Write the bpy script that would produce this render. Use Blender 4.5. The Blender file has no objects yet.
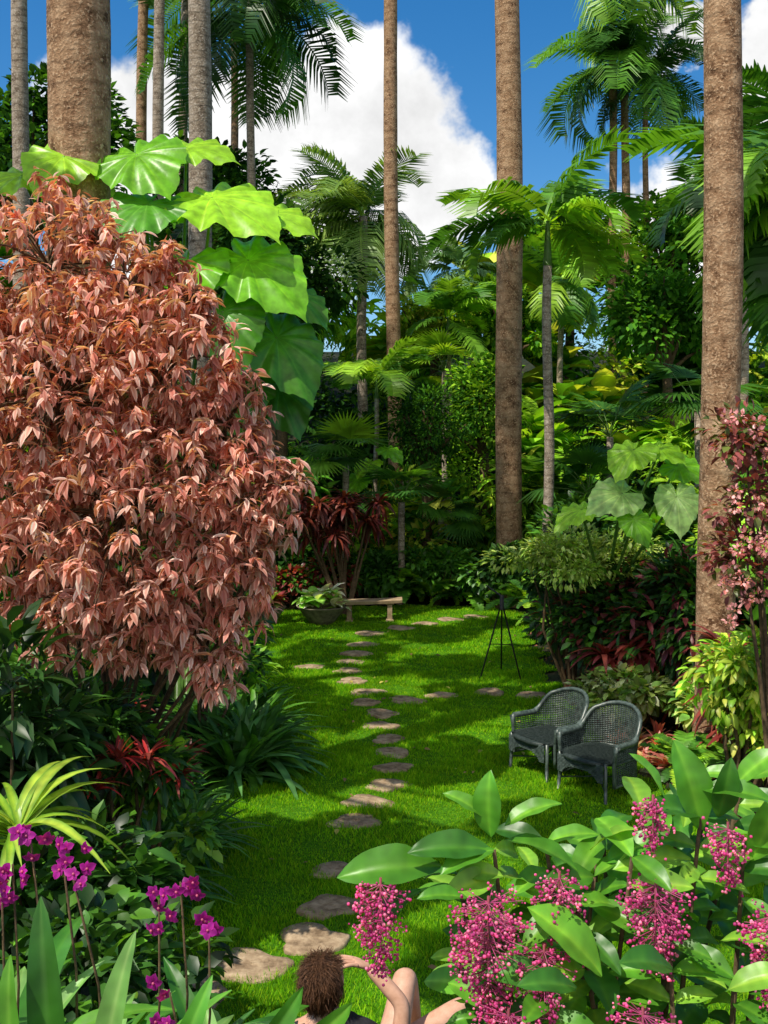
import bpy, math, random
import numpy as np
from mathutils import Vector, Matrix
rng=np.random.default_rng(11)
random.seed(5)
sc=bpy.context.scene

# ---------------------------------------------------------------- materials
def newmat(name):
    m=bpy.data.materials.new(name); m.use_nodes=True
    nt=m.node_tree; nt.nodes.clear()
    return m,nt,nt.nodes,nt.links
def leafmat(name,rough=.45,trans=.3,spec=.4,var=.35,nscale=6.,bump=0.,detail=1.,simple=False):
    m,nt,N,L=newmat(name)
    out=N.new('ShaderNodeOutputMaterial'); tr=N.new('ShaderNodeBsdfTranslucent'); mx=N.new('ShaderNodeMixShader')
    a=N.new('ShaderNodeAttribute'); a.attribute_name='Col'
    vm2=N.new('ShaderNodeVectorMath'); vm2.operation='MULTIPLY'; vm2.inputs[1].default_value=(1.9,1.7,.6)
    mx.inputs[0].default_value=trans
    if simple:
        p=N.new('ShaderNodeBsdfDiffuse'); L.new(a.outputs['Color'],p.inputs['Color']); L.new(a.outputs['Color'],vm2.inputs[0])
    else:
        p=N.new('ShaderNodeBsdfPrincipled')
        tc=N.new('ShaderNodeTexCoord'); no=N.new('ShaderNodeTexNoise'); no.inputs['Scale'].default_value=nscale; no.inputs['Detail'].default_value=detail
        L.new(tc.outputs['Object'],no.inputs['Vector'])
        mr=N.new('ShaderNodeMapRange'); mr.inputs[1].default_value=.3; mr.inputs[2].default_value=.7; mr.inputs[3].default_value=1-var; mr.inputs[4].default_value=1+var
        L.new(no.outputs['Fac'],mr.inputs[0])
        vm=N.new('ShaderNodeVectorMath'); vm.operation='SCALE'
        L.new(a.outputs['Color'],vm.inputs[0]); L.new(mr.outputs[0],vm.inputs['Scale'])
        L.new(vm.outputs[0],p.inputs['Base Color']); L.new(vm.outputs[0],vm2.inputs[0])
        p.inputs['Roughness'].default_value=rough; p.inputs['Specular IOR Level'].default_value=spec
        if bump:
            b=N.new('ShaderNodeBump'); b.inputs['Strength'].default_value=bump; b.inputs['Distance'].default_value=.02
            L.new(no.outputs['Fac'],b.inputs['Height']); L.new(b.outputs[0],p.inputs['Normal'])
    L.new(vm2.outputs[0],tr.inputs['Color'])
    L.new(p.outputs[0],mx.inputs[1]); L.new(tr.outputs[0],mx.inputs[2]); L.new(mx.outputs[0],out.inputs[0])
    return m
def solidmat(name,c1,c2,scale=8,rough=.8,bump=.4,dist=.02,stretch=(1,1,1),spec=.3,c3=None):
    m,nt,N,L=newmat(name)
    out=N.new('ShaderNodeOutputMaterial'); p=N.new('ShaderNodeBsdfPrincipled')
    tc=N.new('ShaderNodeTexCoord'); mp=N.new('ShaderNodeMapping'); mp.inputs['Scale'].default_value=stretch
    no=N.new('ShaderNodeTexNoise'); no.inputs['Scale'].default_value=scale; no.inputs['Detail'].default_value=6; no.inputs['Roughness'].default_value=.65
    cr=N.new('ShaderNodeValToRGB'); e=cr.color_ramp.elements
    e[0].position=.34; e[0].color=(*c1,1); e[1].position=.66; e[1].color=(*c2,1)
    if c3: k=e.new(.5); k.color=(*c3,1)
    b=N.new('ShaderNodeBump'); b.inputs['Strength'].default_value=bump; b.inputs['Distance'].default_value=dist
    L.new(tc.outputs['Object'],mp.inputs[0]); L.new(mp.outputs[0],no.inputs['Vector']); L.new(no.outputs['Fac'],cr.inputs[0])
    L.new(cr.outputs[0],p.inputs['Base Color']); L.new(no.outputs['Fac'],b.inputs['Height']); L.new(b.outputs[0],p.inputs['Normal'])
    p.inputs['Roughness'].default_value=rough; p.inputs['Specular IOR Level'].default_value=spec
    L.new(p.outputs[0],out.inputs[0]); return m
def barkmat(name,dark,mid,light,ring=9.,rs=.75):
    m,nt,N,L=newmat(name)
    out=N.new('ShaderNodeOutputMaterial'); p=N.new('ShaderNodeBsdfPrincipled')
    tc=N.new('ShaderNodeTexCoord')
    n1=N.new('ShaderNodeTexNoise'); n1.inputs['Scale'].default_value=5; n1.inputs['Detail'].default_value=8; n1.inputs['Roughness'].default_value=.78
    n2=N.new('ShaderNodeTexNoise'); n2.inputs['Scale'].default_value=32; n2.inputs['Detail'].default_value=3
    w=N.new('ShaderNodeTexWave'); w.wave_type='BANDS'; w.bands_direction='Z'; w.inputs['Scale'].default_value=ring/6.28; w.inputs['Distortion'].default_value=4.5; w.inputs['Detail'].default_value=4; w.inputs['Detail Scale'].default_value=1.6
    for n in (n1,n2,w): L.new(tc.outputs['Object'],n.inputs['Vector'])
    cr=N.new('ShaderNodeValToRGB'); e=cr.color_ramp.elements
    e[0].position=.38; e[0].color=(*dark,1); e[1].position=.64; e[1].color=(*light,1); k=e.new(.48); k.color=(*mid,1)
    L.new(n1.outputs['Fac'],cr.inputs[0])
    th=N.new('ShaderNodeMapRange'); th.inputs[1].default_value=.56; th.inputs[2].default_value=.64; th.inputs[3].default_value=0; th.inputs[4].default_value=.75
    L.new(n2.outputs['Fac'],th.inputs[0])
    mx=N.new('ShaderNodeMix'); mx.data_type='RGBA'; mx.inputs[7].default_value=(light[0]*1.3,light[1]*1.35,light[2]*1.4,1)
    L.new(th.outputs[0],mx.inputs[0]); L.new(cr.outputs[0],mx.inputs[6])
    mr=N.new('ShaderNodeMapRange'); mr.inputs[1].default_value=0; mr.inputs[2].default_value=.2; mr.inputs[3].default_value=rs; mr.inputs[4].default_value=1
    L.new(w.outputs['Fac'],mr.inputs[0])
    vm=N.new('ShaderNodeVectorMath'); vm.operation='SCALE'; L.new(mx.outputs[2],vm.inputs[0]); L.new(mr.outputs[0],vm.inputs['Scale'])
    L.new(vm.outputs[0],p.inputs['Base Color'])
    ad=N.new('ShaderNodeMath'); ad.operation='ADD'; L.new(n1.outputs['Fac'],ad.inputs[0]); L.new(n2.outputs['Fac'],ad.inputs[1])
    b=N.new('ShaderNodeBump'); b.inputs['Strength'].default_value=.6; b.inputs['Distance'].default_value=.03
    L.new(ad.outputs[0],b.inputs['Height']); L.new(b.outputs[0],p.inputs['Normal'])
    p.inputs['Roughness'].default_value=.9; p.inputs['Specular IOR Level'].default_value=.15
    L.new(p.outputs[0],out.inputs[0]); return m

LEAF=leafmat('foliage_leaf',.42,.28,.45)
FLEAF=leafmat('hillside_leaf',trans=.28,simple=True)
GLOSS=leafmat('glossy_leaf',.36,.28,.4,.28,11.,.2,2.)
FROND=leafmat('palm_frond',.42,.30,.4,.2,3.)
PETAL=leafmat('petal',.5,.35,.3,.15,20.)
PINKL=leafmat('copper_leaf',.55,.25,.2,.22,5.)
GRASS=leafmat('grass_blade',trans=.32,simple=True)
BARK=barkmat('palm_bark',(.11,.055,.028),(.31,.18,.10),(.47,.31,.19))
BARKG=barkmat('grey_palm_bark',(.15,.11,.08),(.30,.235,.175),(.46,.38,.31),14.,.65)
STEM=solidmat('stem',(.05,.03,.015),(.15,.10,.05),20)
SOIL=solidmat('soil',(.012,.010,.006),(.05,.035,.02),6,.95,.8,.05,c3=(.018,.03,.010))
STONE=solidmat('flagstone',(.17,.115,.07),(.50,.38,.25),9,.9,.8,.025,c3=(.34,.245,.155),spec=.1)
POT=solidmat('terracotta_stone',(.12,.10,.07),(.32,.27,.19),10)
METAL=solidmat('dark_metal',(.02,.02,.02),(.05,.045,.04),20,.5,.1)
WICK=solidmat('painted_wicker',(.018,.030,.026),(.105,.14,.125),20,.38,.3,.005,spec=.7)
WICKD=solidmat('painted_wicker_seat',(.012,.02,.018),(.045,.06,.055),30,.5,.3,.005)

# ---------------------------------------------------------------- mesh builder
def nrm(a):
    a=np.asarray(a,float); return a/np.maximum(np.linalg.norm(a,axis=-1,keepdims=True),1e-9)
def frames(d,up,sx,sy,sz):
    y=nrm(d); x=nrm(np.cross(y,up)); z=np.cross(x,y)
    return np.stack([x*sx[:,None],y*sy[:,None],z*sz[:,None]],axis=2)
class MB:
    def __init__(s): s.v=[];s.f=[];s.c=[];s.m=[];s.n=0
    def inst(s,T,R,P,col,mat=0):
        tv,tf,tc=T; N=len(P); n=len(tv)
        if N==0: return
        V=np.einsum('nij,kj->nki',R,tv)+np.asarray(P)[:,None,:]
        C=np.asarray(col)[:,None,:]*tc[None]
        F=tf[None]+(np.arange(N)*n)[:,None,None]+s.n
        s.v.append(V.reshape(-1,3)); s.c.append(C.reshape(-1,3)); s.f.append(F.reshape(-1,4)); s.m.append(np.full(N*len(tf),mat)); s.n+=N*n
    def raw(s,v,f,col=(.1,.1,.1),mat=0):
        v=np.asarray(v,float); f=np.asarray(f,int)
        c=np.broadcast_to(np.asarray(col,float),(len(v),3))
        s.v.append(v); s.c.append(c); s.f.append(f+s.n); s.m.append(np.full(len(f),mat)); s.n+=len(v)
    def tube(s,pts,rad,sides=8,col=(.1,.1,.1),mat=0,cap=True):
        pts=np.asarray(pts,float); n=len(pts); rad=np.broadcast_to(np.asarray(rad,float),(n,))
        tg=nrm(np.gradient(pts,axis=0)); ref=np.array([0.,0,1.])
        if abs(tg[:,2]).max()>.9: ref=np.array([1.,0.13,0]) if abs(tg[:,0]).max()<.9 else np.array([0.31,.9,.3])
        a=nrm(np.cross(tg,ref)); b=np.cross(tg,a)
        th=np.arange(sides)/sides*2*np.pi
        V=pts[:,None]+rad[:,None,None]*(np.cos(th)[None,:,None]*a[:,None]+np.sin(th)[None,:,None]*b[:,None])
        i=np.arange(n-1)[:,None]*sides; j=np.arange(sides)[None]; k=(j+1)%sides
        F=np.stack([i+j,i+k,i+sides+k,i+sides+j],-1).reshape(-1,4)
        s.raw(V.reshape(-1,3),F,col,mat)
        if cap and sides%2==0:
            cf=[]
            for base in (0,(n-1)*sides):
                for q in range(1,sides-2,2): cf.append([base,base+q,base+q+1,base+q+2] )
            s.f.append(np.array(cf)+s.n-n*sides); s.m.append(np.full(len(cf),mat))
    def build(s,name,mats,parent=None,smooth=True):
        v=np.concatenate(s.v); f=np.concatenate(s.f); c=np.concatenate(s.c); mi=np.concatenate(s.m)
        me=bpy.data.meshes.new(name); me.vertices.add(len(v)); me.vertices.foreach_set('co',v.ravel().astype(np.float32))
        me.loops.add(len(f)*4); me.loops.foreach_set('vertex_index',f.ravel().astype(np.int32))
        me.polygons.add(len(f)); me.polygons.foreach_set('loop_start',(np.arange(len(f))*4).astype(np.int32))
        me.polygons.foreach_set('material_index',mi.astype(np.int32))
        me.polygons.foreach_set('use_smooth',np.full(len(f),smooth))
        at=me.attributes.new('Col','FLOAT_COLOR','POINT')
        cc=np.ones((len(v),4),np.float32); cc[:,:3]=np.clip(c,0,.9); at.data.foreach_set('color',cc.ravel())
        for m in mats: me.materials.append(m)
        me.update(calc_edges=True); me.validate()
        o=bpy.data.objects.new(name,me); sc.collection.objects.link(o)
        if parent: o.parent=parent
        return o

# ---------------------------------------------------------------- templates
def grid_faces(nr,ncol,wrap=False):
    i=np.arange(nr-1)[:,None]*ncol; 
    j=np.arange(ncol if wrap else ncol-1)[None]; k=(j+1)%ncol
    return np.stack([i+j,i+k,i+ncol+k,i+ncol+j],-1).reshape(-1,4)
def leafT(W=.2,rows=4,p=1.,droop=.2,fold=.2,cols=3,cm=1.,ce=1.,wave=0.,pw=.8,ribs=0.):
    t=np.linspace(0,1,rows+1); w=W*np.sin(np.pi*np.clip(t**p,0,1))**pw; w[0]=W*.06; w[-1]=W*.03
    xs=np.linspace(-1,1,cols); X=w[:,None]*xs; Y=np.broadcast_to(t[:,None],X.shape)
    Z=-droop*t[:,None]**2+fold*np.abs(X)+wave*np.sin(t[:,None]*15+xs*2)*np.abs(xs)*W
    Y=Y-droop*.35*t[:,None]**3
    v=np.stack([X,Y,Z],-1).reshape(-1,3)
    cm=np.broadcast_to(np.asarray(cm,float),(3,)); ce=np.broadcast_to(np.asarray(ce,float),(3,))
    a=np.abs(np.broadcast_to(xs,X.shape)).reshape(-1,1)
    a=np.clip(a*3,0,1) if cols>5 else a**1.5
    c=cm*(1-a)+ce*a
    if ribs:
        rb=((np.arange(rows+1)%2)[:,None]*(np.abs(xs)[None]<.9)).reshape(-1,1); c=c*(1+ribs*rb)
    return v,grid_faces(rows+1,cols),c
def earT():
    nt=121; nr=8; th=np.linspace(-np.pi,np.pi,nt); d=np.abs(np.degrees(th))
    R=np.interp(d,[0,8,20,40,70,100,130,150,165,174,180],[1.08,.95,.84,.74,.67,.63,.62,.60,.5,.3,.07])
    R=R*(1+.015*np.sin(th*17)+.012*np.sin(th*41+1))
    rr=np.array([.01,.15,.3,.45,.6,.75,.9,1.])
    X=rr[:,None]*(R*np.sin(th))[None]; Y=rr[:,None]*(R*np.cos(th))[None]
    r2=X**2+Y**2
    idx=np.arange(nt)-60; vein=(np.abs(idx)%9==0).astype(float)
    Z=.12*np.abs(X)-.32*r2+ .06*np.sin(th*11+.6)[None]*rr[:,None]**2 -.015*vein[None]*rr[:,None]
    v=np.stack([X,Y,Z],-1).reshape(-1,3)
    vv=np.broadcast_to(vein[None]*(1-.6*rr[:,None]),X.shape).reshape(-1,1)
    c=1+vv*np.array([.7,.4,.6])
    return v,grid_faces(nr,nt),c
def frondT(nl=34,bend=1.3,lw=.02,ll=.28,hang=.35,sweep=.6,vv=.25):
    t=np.linspace(0,1,nl+6); ang=-bend*t**1.6; ds=1/len(t)
    y=np.cumsum(np.cos(ang))*ds; z=np.cumsum(np.sin(ang))*ds
    V=[];F=[];C=[]
    for i in range(len(t)):
        w=.012*(1-t[i])+.002
        V+= [(-w,y[i],z[i]),(w,y[i],z[i])]; C+=[(1.6,1.4,1.0)]*2
        if i: k=2*i; F.append((k-2,k-1,k+1,k))
    for i in range(6,len(t)):
        u=(i-6)/(nl-1)
        for sd in (-1,1):
            l=ll*(math.sin(math.pi*(.18+.72*u))**.7)*rng.uniform(.85,1.1)
            dr=np.array([sd*1.,sweep*(.4+u)+rng.uniform(-.1,.1),vv+rng.uniform(-.15,.15)]); dr/=np.linalg.norm(dr)
            o=np.array([0,y[i],z[i]])
            ax=np.array([0,math.cos(ang[i]),math.sin(ang[i])])
            wv=ax*lw
            m=o+dr*l*.5+np.array([0,0,-hang*l*.2]); e=o+dr*l*.93+np.array([0,0,-hang*l])
            b=len(V)
            V+= [tuple(o-wv*.5),tuple(o+wv*.5),tuple(m-wv),tuple(m+wv+np.array([0,0,.003])),tuple(e-wv*.12),tuple(e+wv*.12)]
            sh=rng.uniform(.75,1.25); C+=[(sh,sh,sh)]*4+[(sh*1.2,sh*1.1,sh*.8)]*2
            F+= [(b,b+1,b+3,b+2),(b+2,b+3,b+5,b+4)]
    return np.array(V),np.array(F),np.array(C)
def fanT(n=22,spread=2.5,lw=.045,droop=.25):
    V=[];F=[];C=[]
    for i in range(n):
        a=(i/(n-1)-.5)*2*spread*.5*1.15
        d=np.array([math.sin(a),math.cos(a),0]); s=np.array([math.cos(a),-math.sin(a),0])
        b=len(V); sh=rng.uniform(.75,1.2); L=rng.uniform(.9,1.05)
        for t,w in ((0.02,.1),(.5,1),(1,.08)):
            c=d*t*L+np.array([0,0,-droop*t*t*t+ (0.02 if i%2 else 0)])
            V+= [tuple(c-s*lw*w),tuple(c+s*lw*w)]; C+=[(sh,)*3]*2
        F+= [(b,b+1,b+3,b+2),(b+2,b+3,b+5,b+4)]
    return np.array(V),np.array(F),np.array(C)
def beadT():
    V=[];F=[];idx={}
    for ax in range(3):
        for sg in (-1,1):
            g=[]
            for i in range(3):
                for j in range(3):
                    p=[0,0,0]; p[ax]=sg; p[(ax+1)%3]=i-1; p[(ax+2)%3]=j-1; p=tuple(p)
                    if p not in idx: idx[p]=len(V); V.append(np.array(p)/np.linalg.norm(p))
                    g.append(idx[p])
            for i in range(2):
                for j in range(2):
                    q=[g[i*3+j],g[i*3+j+1],g[i*3+j+4],g[i*3+j+3]]; F.append(q if sg<0 else q[::-1])
    V=np.array(V); return V,np.array(F),np.ones_like(V)
L_SM=leafT(.24,2,1.,.15,.3,3)
L_OV=leafT(.28,3,.8,.25,.25,3)
L_LA=leafT(.13,3,.9,.35,.3,3)
L_STRAP=[leafT(.045,7,.6,d,.5,3,cm=1.15,ce=.9,pw=.45) for d in (.25,.6,1.0)]
L_BIG=leafT(.2,6,.85,.45,.3,5,cm=1.5,ce=.9,wave=.08)
EAR=earT(); BEAD=beadT()
FR=[frondT(40,b,.013,.34,h) for b,h in ((1.0,.45),(1.6,.7),(2.1,.9))]
FRB=[frondT(30,b,.024,.34,h,.5,.1) for b,h in ((1.1,.4),(1.8,.6))]
FERN=[frondT(26,b,.03,.2,.15,.3,.1) for b in (1.0,1.7)]
FAN=fanT()

def terr(x,y):
    x=np.asarray(x,float); y=np.asarray(y,float)
    sm=lambda a:(lambda c:c*c*(3-2*c))(np.clip(a,0,1))
    f=1.9*np.clip((6.0-y)/4.5,0,1)
    b=8*sm((y-23.3)/22)
    l=2.2*sm((-3.1-x)/7)*np.clip((y-4)/4,0,1); r=2.2*sm((x-4.2)/8)*np.clip((y-4)/4,0,1)
    return f+b+(l+r)*(1-b/8)

# ---------------------------------------------------------------- generic foliage
DK=[(.024,.078,.014),(.034,.10,.016),(.02,.066,.018)]
MD=[(.07,.21,.018),(.10,.27,.022),(.05,.155,.024)]
BR=[(.22,.45,.028),(.29,.50,.035),(.18,.38,.03)]
YL=[(.46,.54,.05),(.54,.58,.09),(.36,.50,.05)]
RD=[(.26,.035,.03),(.16,.025,.03),(.34,.07,.05)]
def pick(pal,n,v=.25):
    pal=np.array(pal); return pal[rng.integers(0,len(pal),n)]*rng.uniform(1-v,1+v,(n,1))
def lobes_leaves(mb,c,r,n,T,size,pal,clumps=14,droop=.2,mat=0,cl=.42,v=.25):
    c=np.array(c,float); r=np.array(r,float)
    u=nrm(rng.normal(size=(clumps,3))); u[:,2]=np.where(u[:,2]<-.5,-u[:,2],u[:,2])
    cc=c+u*r*rng.uniform(.35,.95,(clumps,1)); cr=cl*r*rng.uniform(.6,1.3,(clumps,1))
    k=rng.integers(0,clumps,n); d=nrm(rng.normal(size=(n,3)))
    pos=cc[k]+d*cr[k]*rng.uniform(.3,1,(n,1))**.4
    dirv=nrm(d*.8+u[k]*.4+rng.normal(size=(n,3))*.35+np.array([0,0,-droop]))
    up=nrm(np.array([0,0,1.])+d*.35+rng.normal(size=(n,3))*.25)
    s=rng.uniform(*size,n)
    cb=rng.uniform(.6,1.4,clumps)[k][:,None]
    mb.inst(T,frames(dirv,up,s,s,s),pos,pick(pal,n,v)*cb,mat)
    return cc
def bush(name,c,r,n,T,size,pal,build=True,mb=None,mat=LEAF,base=None,**k):
    own=mb is None
    if own: mb=MB()
    cc=lobes_leaves(mb,c,r,n,T,size,pal,**k)
    b=np.array(base if base else (c[0],c[1],float(terr(c[0],c[1]))-.05))
    for q in cc[::2]:
        m=(b+q)/2+rng.normal(size=3)*.1*np.array(r); mb.tube([b+rng.normal(size=3)*.03,m,q],[.03,.02,.008],5,mat=1,cap=False)
    if own: return mb.build(name,[mat,STEM])
def rosette(mb,p,n,T,L,pal,elev=(.2,1.3),wid=1.,mat=0,v=.2,az=None):
    az=rng.uniform(0,2*np.pi,n) if az is None else rng.uniform(az[0],az[1],n); el=rng.uniform(*elev,n)
    d=np.stack([np.cos(az)*np.cos(el),np.sin(az)*np.cos(el),np.sin(el)],-1)
    up=np.stack([-np.cos(az)*np.sin(el),-np.sin(az)*np.sin(el),np.cos(el)],-1)+rng.normal(size=(n,3))*.12
    s=L*rng.uniform(.7,1.1,n)
    mb.inst(T,frames(d,up,s*wid,s,s),np.array(p)+rng.normal(size=(n,3))*.02*L,pick(pal,n,v),mat)
def crown(mb,p,n,L,pal,TT=FR,elev=(-.7,1.2),mat=1,wid=1.):
    for T in TT:
        rosette(mb,p,max(2,n//len(TT)),T,L,pal,elev,wid,mat,.18)
def palm(name,x,y,top,dia,nf=16,L=2.6,pal=MD,TT=FR,bark=BARK,lean=(0,0),shaft=1.3,bulge=.06,elev=(-.6,1.2)):
    mb=MB(); z0=float(terr(x,y))-.15; H=top-z0; n=max(8,int(H*1.5))
    t=np.linspace(0,1,n); pts=np.stack([x+lean[0]*t**1.3+.03*np.sin(t*9+x),y+lean[1]*t,z0+H*t],-1)
    r=dia/2*(1+bulge*np.sin(t*np.pi*1.1)-.12*t)*(1+.015*rng.normal(size=n))+dia*.22*np.exp(-t*H/.35)
    mb.tube(pts,r,20,mat=0)
    tp=pts[-1]
    if shaft:
        q=np.linspace(0,1,6); mb.tube(tp+np.stack([q*0,q*0,q*shaft-.02],-1),dia/2*(.92-.55*q),14,(.10,.2,.04),1)
        tp=tp+np.array([0,0,shaft*.9])
    crown(mb,tp,nf,L,pal,TT,elev)
    return mb.build(name,[bark,FROND])

# ---------------------------------------------------------------- ground
def sheet(name,xs,ys,zf,mat,col=(.1,.1,.1)):
    X,Y=np.meshgrid(xs,ys); Z=zf(X,Y); mb=MB(); mb.raw(np.stack([X,Y,Z],-1).reshape(-1,3),grid_faces(len(ys),len(xs)),col); return mb.build(name,[mat])
xs=np.concatenate([[-500,-250,-120,-70,-45],np.arange(-32,32.1,.5),[45,70,120,250,500]])
ys=np.concatenate([[-300,-120,-50],np.arange(-20,60.1,.5),[75,100,160,300,700]])
sheet('ground',xs,ys,lambda X,Y:terr(X,Y),SOIL)
YL_=[5.9,7,9,10.5,11.5,13,15.6,19,22,22.8]; XL=[-2.1,-1.7,-1.9,-1.7,-1.6,-1.7,-2.0,-2.6,-2.9,-1.2]; XR=[3.6,3.6,3.4,3.0,2.6,2.5,2.55,2.8,3.1,1.6]
def lim(y):
    j=.12*np.sin(y*5.1)+.07*np.sin(y*11.3)
    return np.interp(y,YL_,XL)+j,np.interp(y,YL_,XR)+j
GR=solidmat('lawn_turf',(.03,.10,.006),(.11,.28,.012),30,.95,.8,.03,c3=(.06,.19,.008),spec=.05)
def bumpz(X,Y): return .014*np.sin(X*5.3+1.7*np.sin(Y*2.1))*np.sin(Y*4.7+1.3*np.sin(X*3.3))+.008*np.sin(X*13+Y*7)*np.sin(Y*11-X*5)
yy=np.linspace(5.9,22.8,240); uu=np.linspace(0,1,80)
l,r=lim(yy); X=l[:,None]+(r-l)[:,None]*uu; Y=np.broadcast_to(yy[:,None],X.shape)
mb=MB(); mb.raw(np.stack([X,Y,terr(X,Y)+.035+bumpz(X,Y)],-1).reshape(-1,3),grid_faces(240,80))
lawn=mb.build('lawn',[GR])
ST=[(-.92,6.9,.25),(-.52,7.27,.24),(-.40,7.79,.23),(-.39,8.45,.20),(-.28,9.57,.22),(-.16,10.1,.22),(.04,10.62,.21),(.11,11.2,.19),(.10,11.75,.21),(.07,12.3,.20),(-.05,12.9,.2),(-.03,13.5,.22),(-.27,14.1,.2),(-.25,14.7,.22),(-.49,15.4,.22),(-.58,16.1,.22),(-.57,16.8,.2),(-.47,17.5,.24),(-.37,18.3,.25),(-.25,19.4,.27),
(.33,14.2,.24),(.85,14.5,.2),(1.55,14.7,.22),(2.15,14.5,.22),(.32,20,.25),(.84,20.5,.22),(1.39,21,.24),(1.94,21.3,.26),(-1.2,16.4,.2),(-1.3,6.6,.24)]
mb=MB()
for (x,y,s) in ST:
    n=28; th=np.arange(n)/n*2*np.pi; a=rng.uniform(0,6,3)
    R=s*(1+.13*np.sin(2*th+a[0])+.11*np.sin(3*th+a[1])+.06*np.sin(5*th+a[2])+.03*rng.normal(size=n))
    rows=[]
    for f,z in ((1.0,.0),(1.0,.046),(.95,.056),(.6,.060),(.3,.057),(.02,.059)):
        rows.append(np.stack([x+R*f*np.cos(th)*1.1,y+R*f*np.sin(th)*.86,np.full(n,float(terr(x,y))+z)+.005*np.sin(th*3+f*9)],-1))
    mb.raw(np.concatenate(rows),grid_faces(6,n,True))
mb.build('stepping_stone_path',[STONE])
def grass():
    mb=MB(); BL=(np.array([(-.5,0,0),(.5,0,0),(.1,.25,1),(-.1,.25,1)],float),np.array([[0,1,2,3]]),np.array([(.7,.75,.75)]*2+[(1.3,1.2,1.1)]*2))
    for y0,y1,n,h,w in ((5.9,8.5,80000,.040,.008),(8.5,12,80000,.038,.010),(12,16,55000,.038,.014),(16,22.8,60000,.038,.018)):
        y=rng.uniform(y0,y1,n); l,r=lim(y); x=rng.uniform(l-.08,r+.08)
        ok=np.ones(n,bool)
        for (sx,sy,s) in ST: ok&=((x-sx)/(s*.98))**2+((y-sy)/(s*.76))**2>rng.uniform(.55,1.15,n)
        x=x[ok];y=y[ok];k=len(x)
        a=rng.uniform(0,6.28,k); hh=h*rng.uniform(.5,1.3,k)*(1+.6*np.sin(x*4+np.sin(y*3))*np.sin(y*3.7)); t=rng.uniform(-.6,.6,(k,2))
        zx=np.stack([t[:,0],t[:,1],np.ones(k)],-1)*hh[:,None]
        xx=np.stack([np.cos(a),np.sin(a),0*a],-1)*w; y2=np.stack([-np.sin(a),np.cos(a),0*a],-1)*hh[:,None]
        R=np.stack([xx,y2,zx],2)
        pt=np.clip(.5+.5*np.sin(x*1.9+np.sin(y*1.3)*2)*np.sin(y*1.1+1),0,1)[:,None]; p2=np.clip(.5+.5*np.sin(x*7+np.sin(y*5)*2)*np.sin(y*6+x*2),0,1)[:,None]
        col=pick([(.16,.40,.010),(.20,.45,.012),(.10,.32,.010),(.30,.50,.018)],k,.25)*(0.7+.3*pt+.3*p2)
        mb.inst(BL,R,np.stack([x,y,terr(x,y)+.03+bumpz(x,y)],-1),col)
    mb.build('grass',[GRASS])
grass()
mb=MB(); n=9000; y=rng.uniform(5,25,n); x=rng.uniform(-6,7,n); l,r=lim(y); k=(x<l-.1)|(x>r+.1); x=x[k];y=y[k];n=len(x)
d=rng.normal(size=(n,3));d[:,2]*=.2; s=rng.uniform(.05,.12,n)
mb.inst(L_OV,frames(d,nrm(rng.normal(size=(n,3))*.4+[0,0,1]),s,s,s),np.stack([x,y,terr(x,y)+.03],-1),pick([(.10,.06,.03),(.2,.12,.06),(.05,.03,.02),(.25,.10,.07)],n)); mb.build('leaf_litter',[LEAF])
mb=MB(); n=110; y=rng.uniform(6.5,21,n); l,r=lim(y); x=rng.uniform(l,r); d=rng.normal(size=(n,3));d[:,2]=0; s=rng.uniform(.04,.1,n)
mb.inst(L_OV,frames(d,nrm(rng.normal(size=(n,3))*.25+[0,0,1]),s,s,s),np.stack([x,y,terr(x,y)+.075],-1),pick([(.3,.18,.07),(.45,.38,.08),(.2,.12,.05)],n)); mb.build('fallen_leaves',[LEAF])

# ---------------------------------------------------------------- palms
palm('royal_palm',-2.92,9.5,13.2,.58,14,3.0)
palm('royal_palm',2.93,23.2,18.5,.60,16,3.3,lean=(-.1,0))
palm('royal_palm',3.83,11.5,13.3,.43,15,3.0,lean=(.12,0))
palm('royal_palm',-3.33,18,16.5,.42,14,2.8,bark=BARKG)
palm('royal_palm',.30,28,21.5,.40,16,3,lean=(-.2,0),bark=BARK)
palm('royal_palm',-8.0,22,19,.36,14,3,bark=BARKG)
palm('royal_palm',-7.4,30,22,.32,14,3,bark=BARK,lean=(.3,0))
palm('royal_palm',-6.3,28,21,.31,14,3,bark=BARKG)
palm('royal_palm',-6.5,32,22,.31,14,3,bark=BARKG,lean=(.2,0))
palm('royal_palm',-4.0,30,15.9,.26,26,4.1,DK+MD,bark=BARKG,shaft=1.0)
palm('royal_palm',-5.4,36,18.9,.28,16,4.0,MD,bark=BARK)
palm('royal_palm',8.0,35,19.0,.28,22,3.8,MD+BR,bark=BARK)
palm('royal_palm',8.45,35,16.0,.30,22,3.6,MD,bark=BARK)
palm('royal_palm',9.3,35.5,15.6,.22,18,3.2,DK+MD,bark=BARK)
palm('date_palm',-.65,30,10.6,.3,36,3.3,[(.20,.34,.08),(.26,.40,.10),(.14,.26,.06)],FR,BARKG,shaft=0,elev=(-.5,1.3))
palm('feather_palm',3.28,20,7.3,.2,16,2.3,MD+BR,FRB,BARKG,shaft=.9,elev=(-.3,1.2))
palm('feather_palm',6.9,15.5,6.6,.26,22,2.6,MD,FRB,BARKG,shaft=.7,elev=(-.5,1.3))
palm('feather_palm',5.9,13.6,6.6,.24,18,2.5,MD+BR,FRB,BARKG,shaft=.7,elev=(-.4,1.3))
palm('feather_palm',8.6,24,9.0,.26,20,2.6,DK+MD,FRB,BARKG,shaft=.7)
palm('feather_palm',-.2,25,4.9,.13,14,1.9,MD+BR,FRB,BARKG,shaft=.5,elev=(0,1.3))
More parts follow.
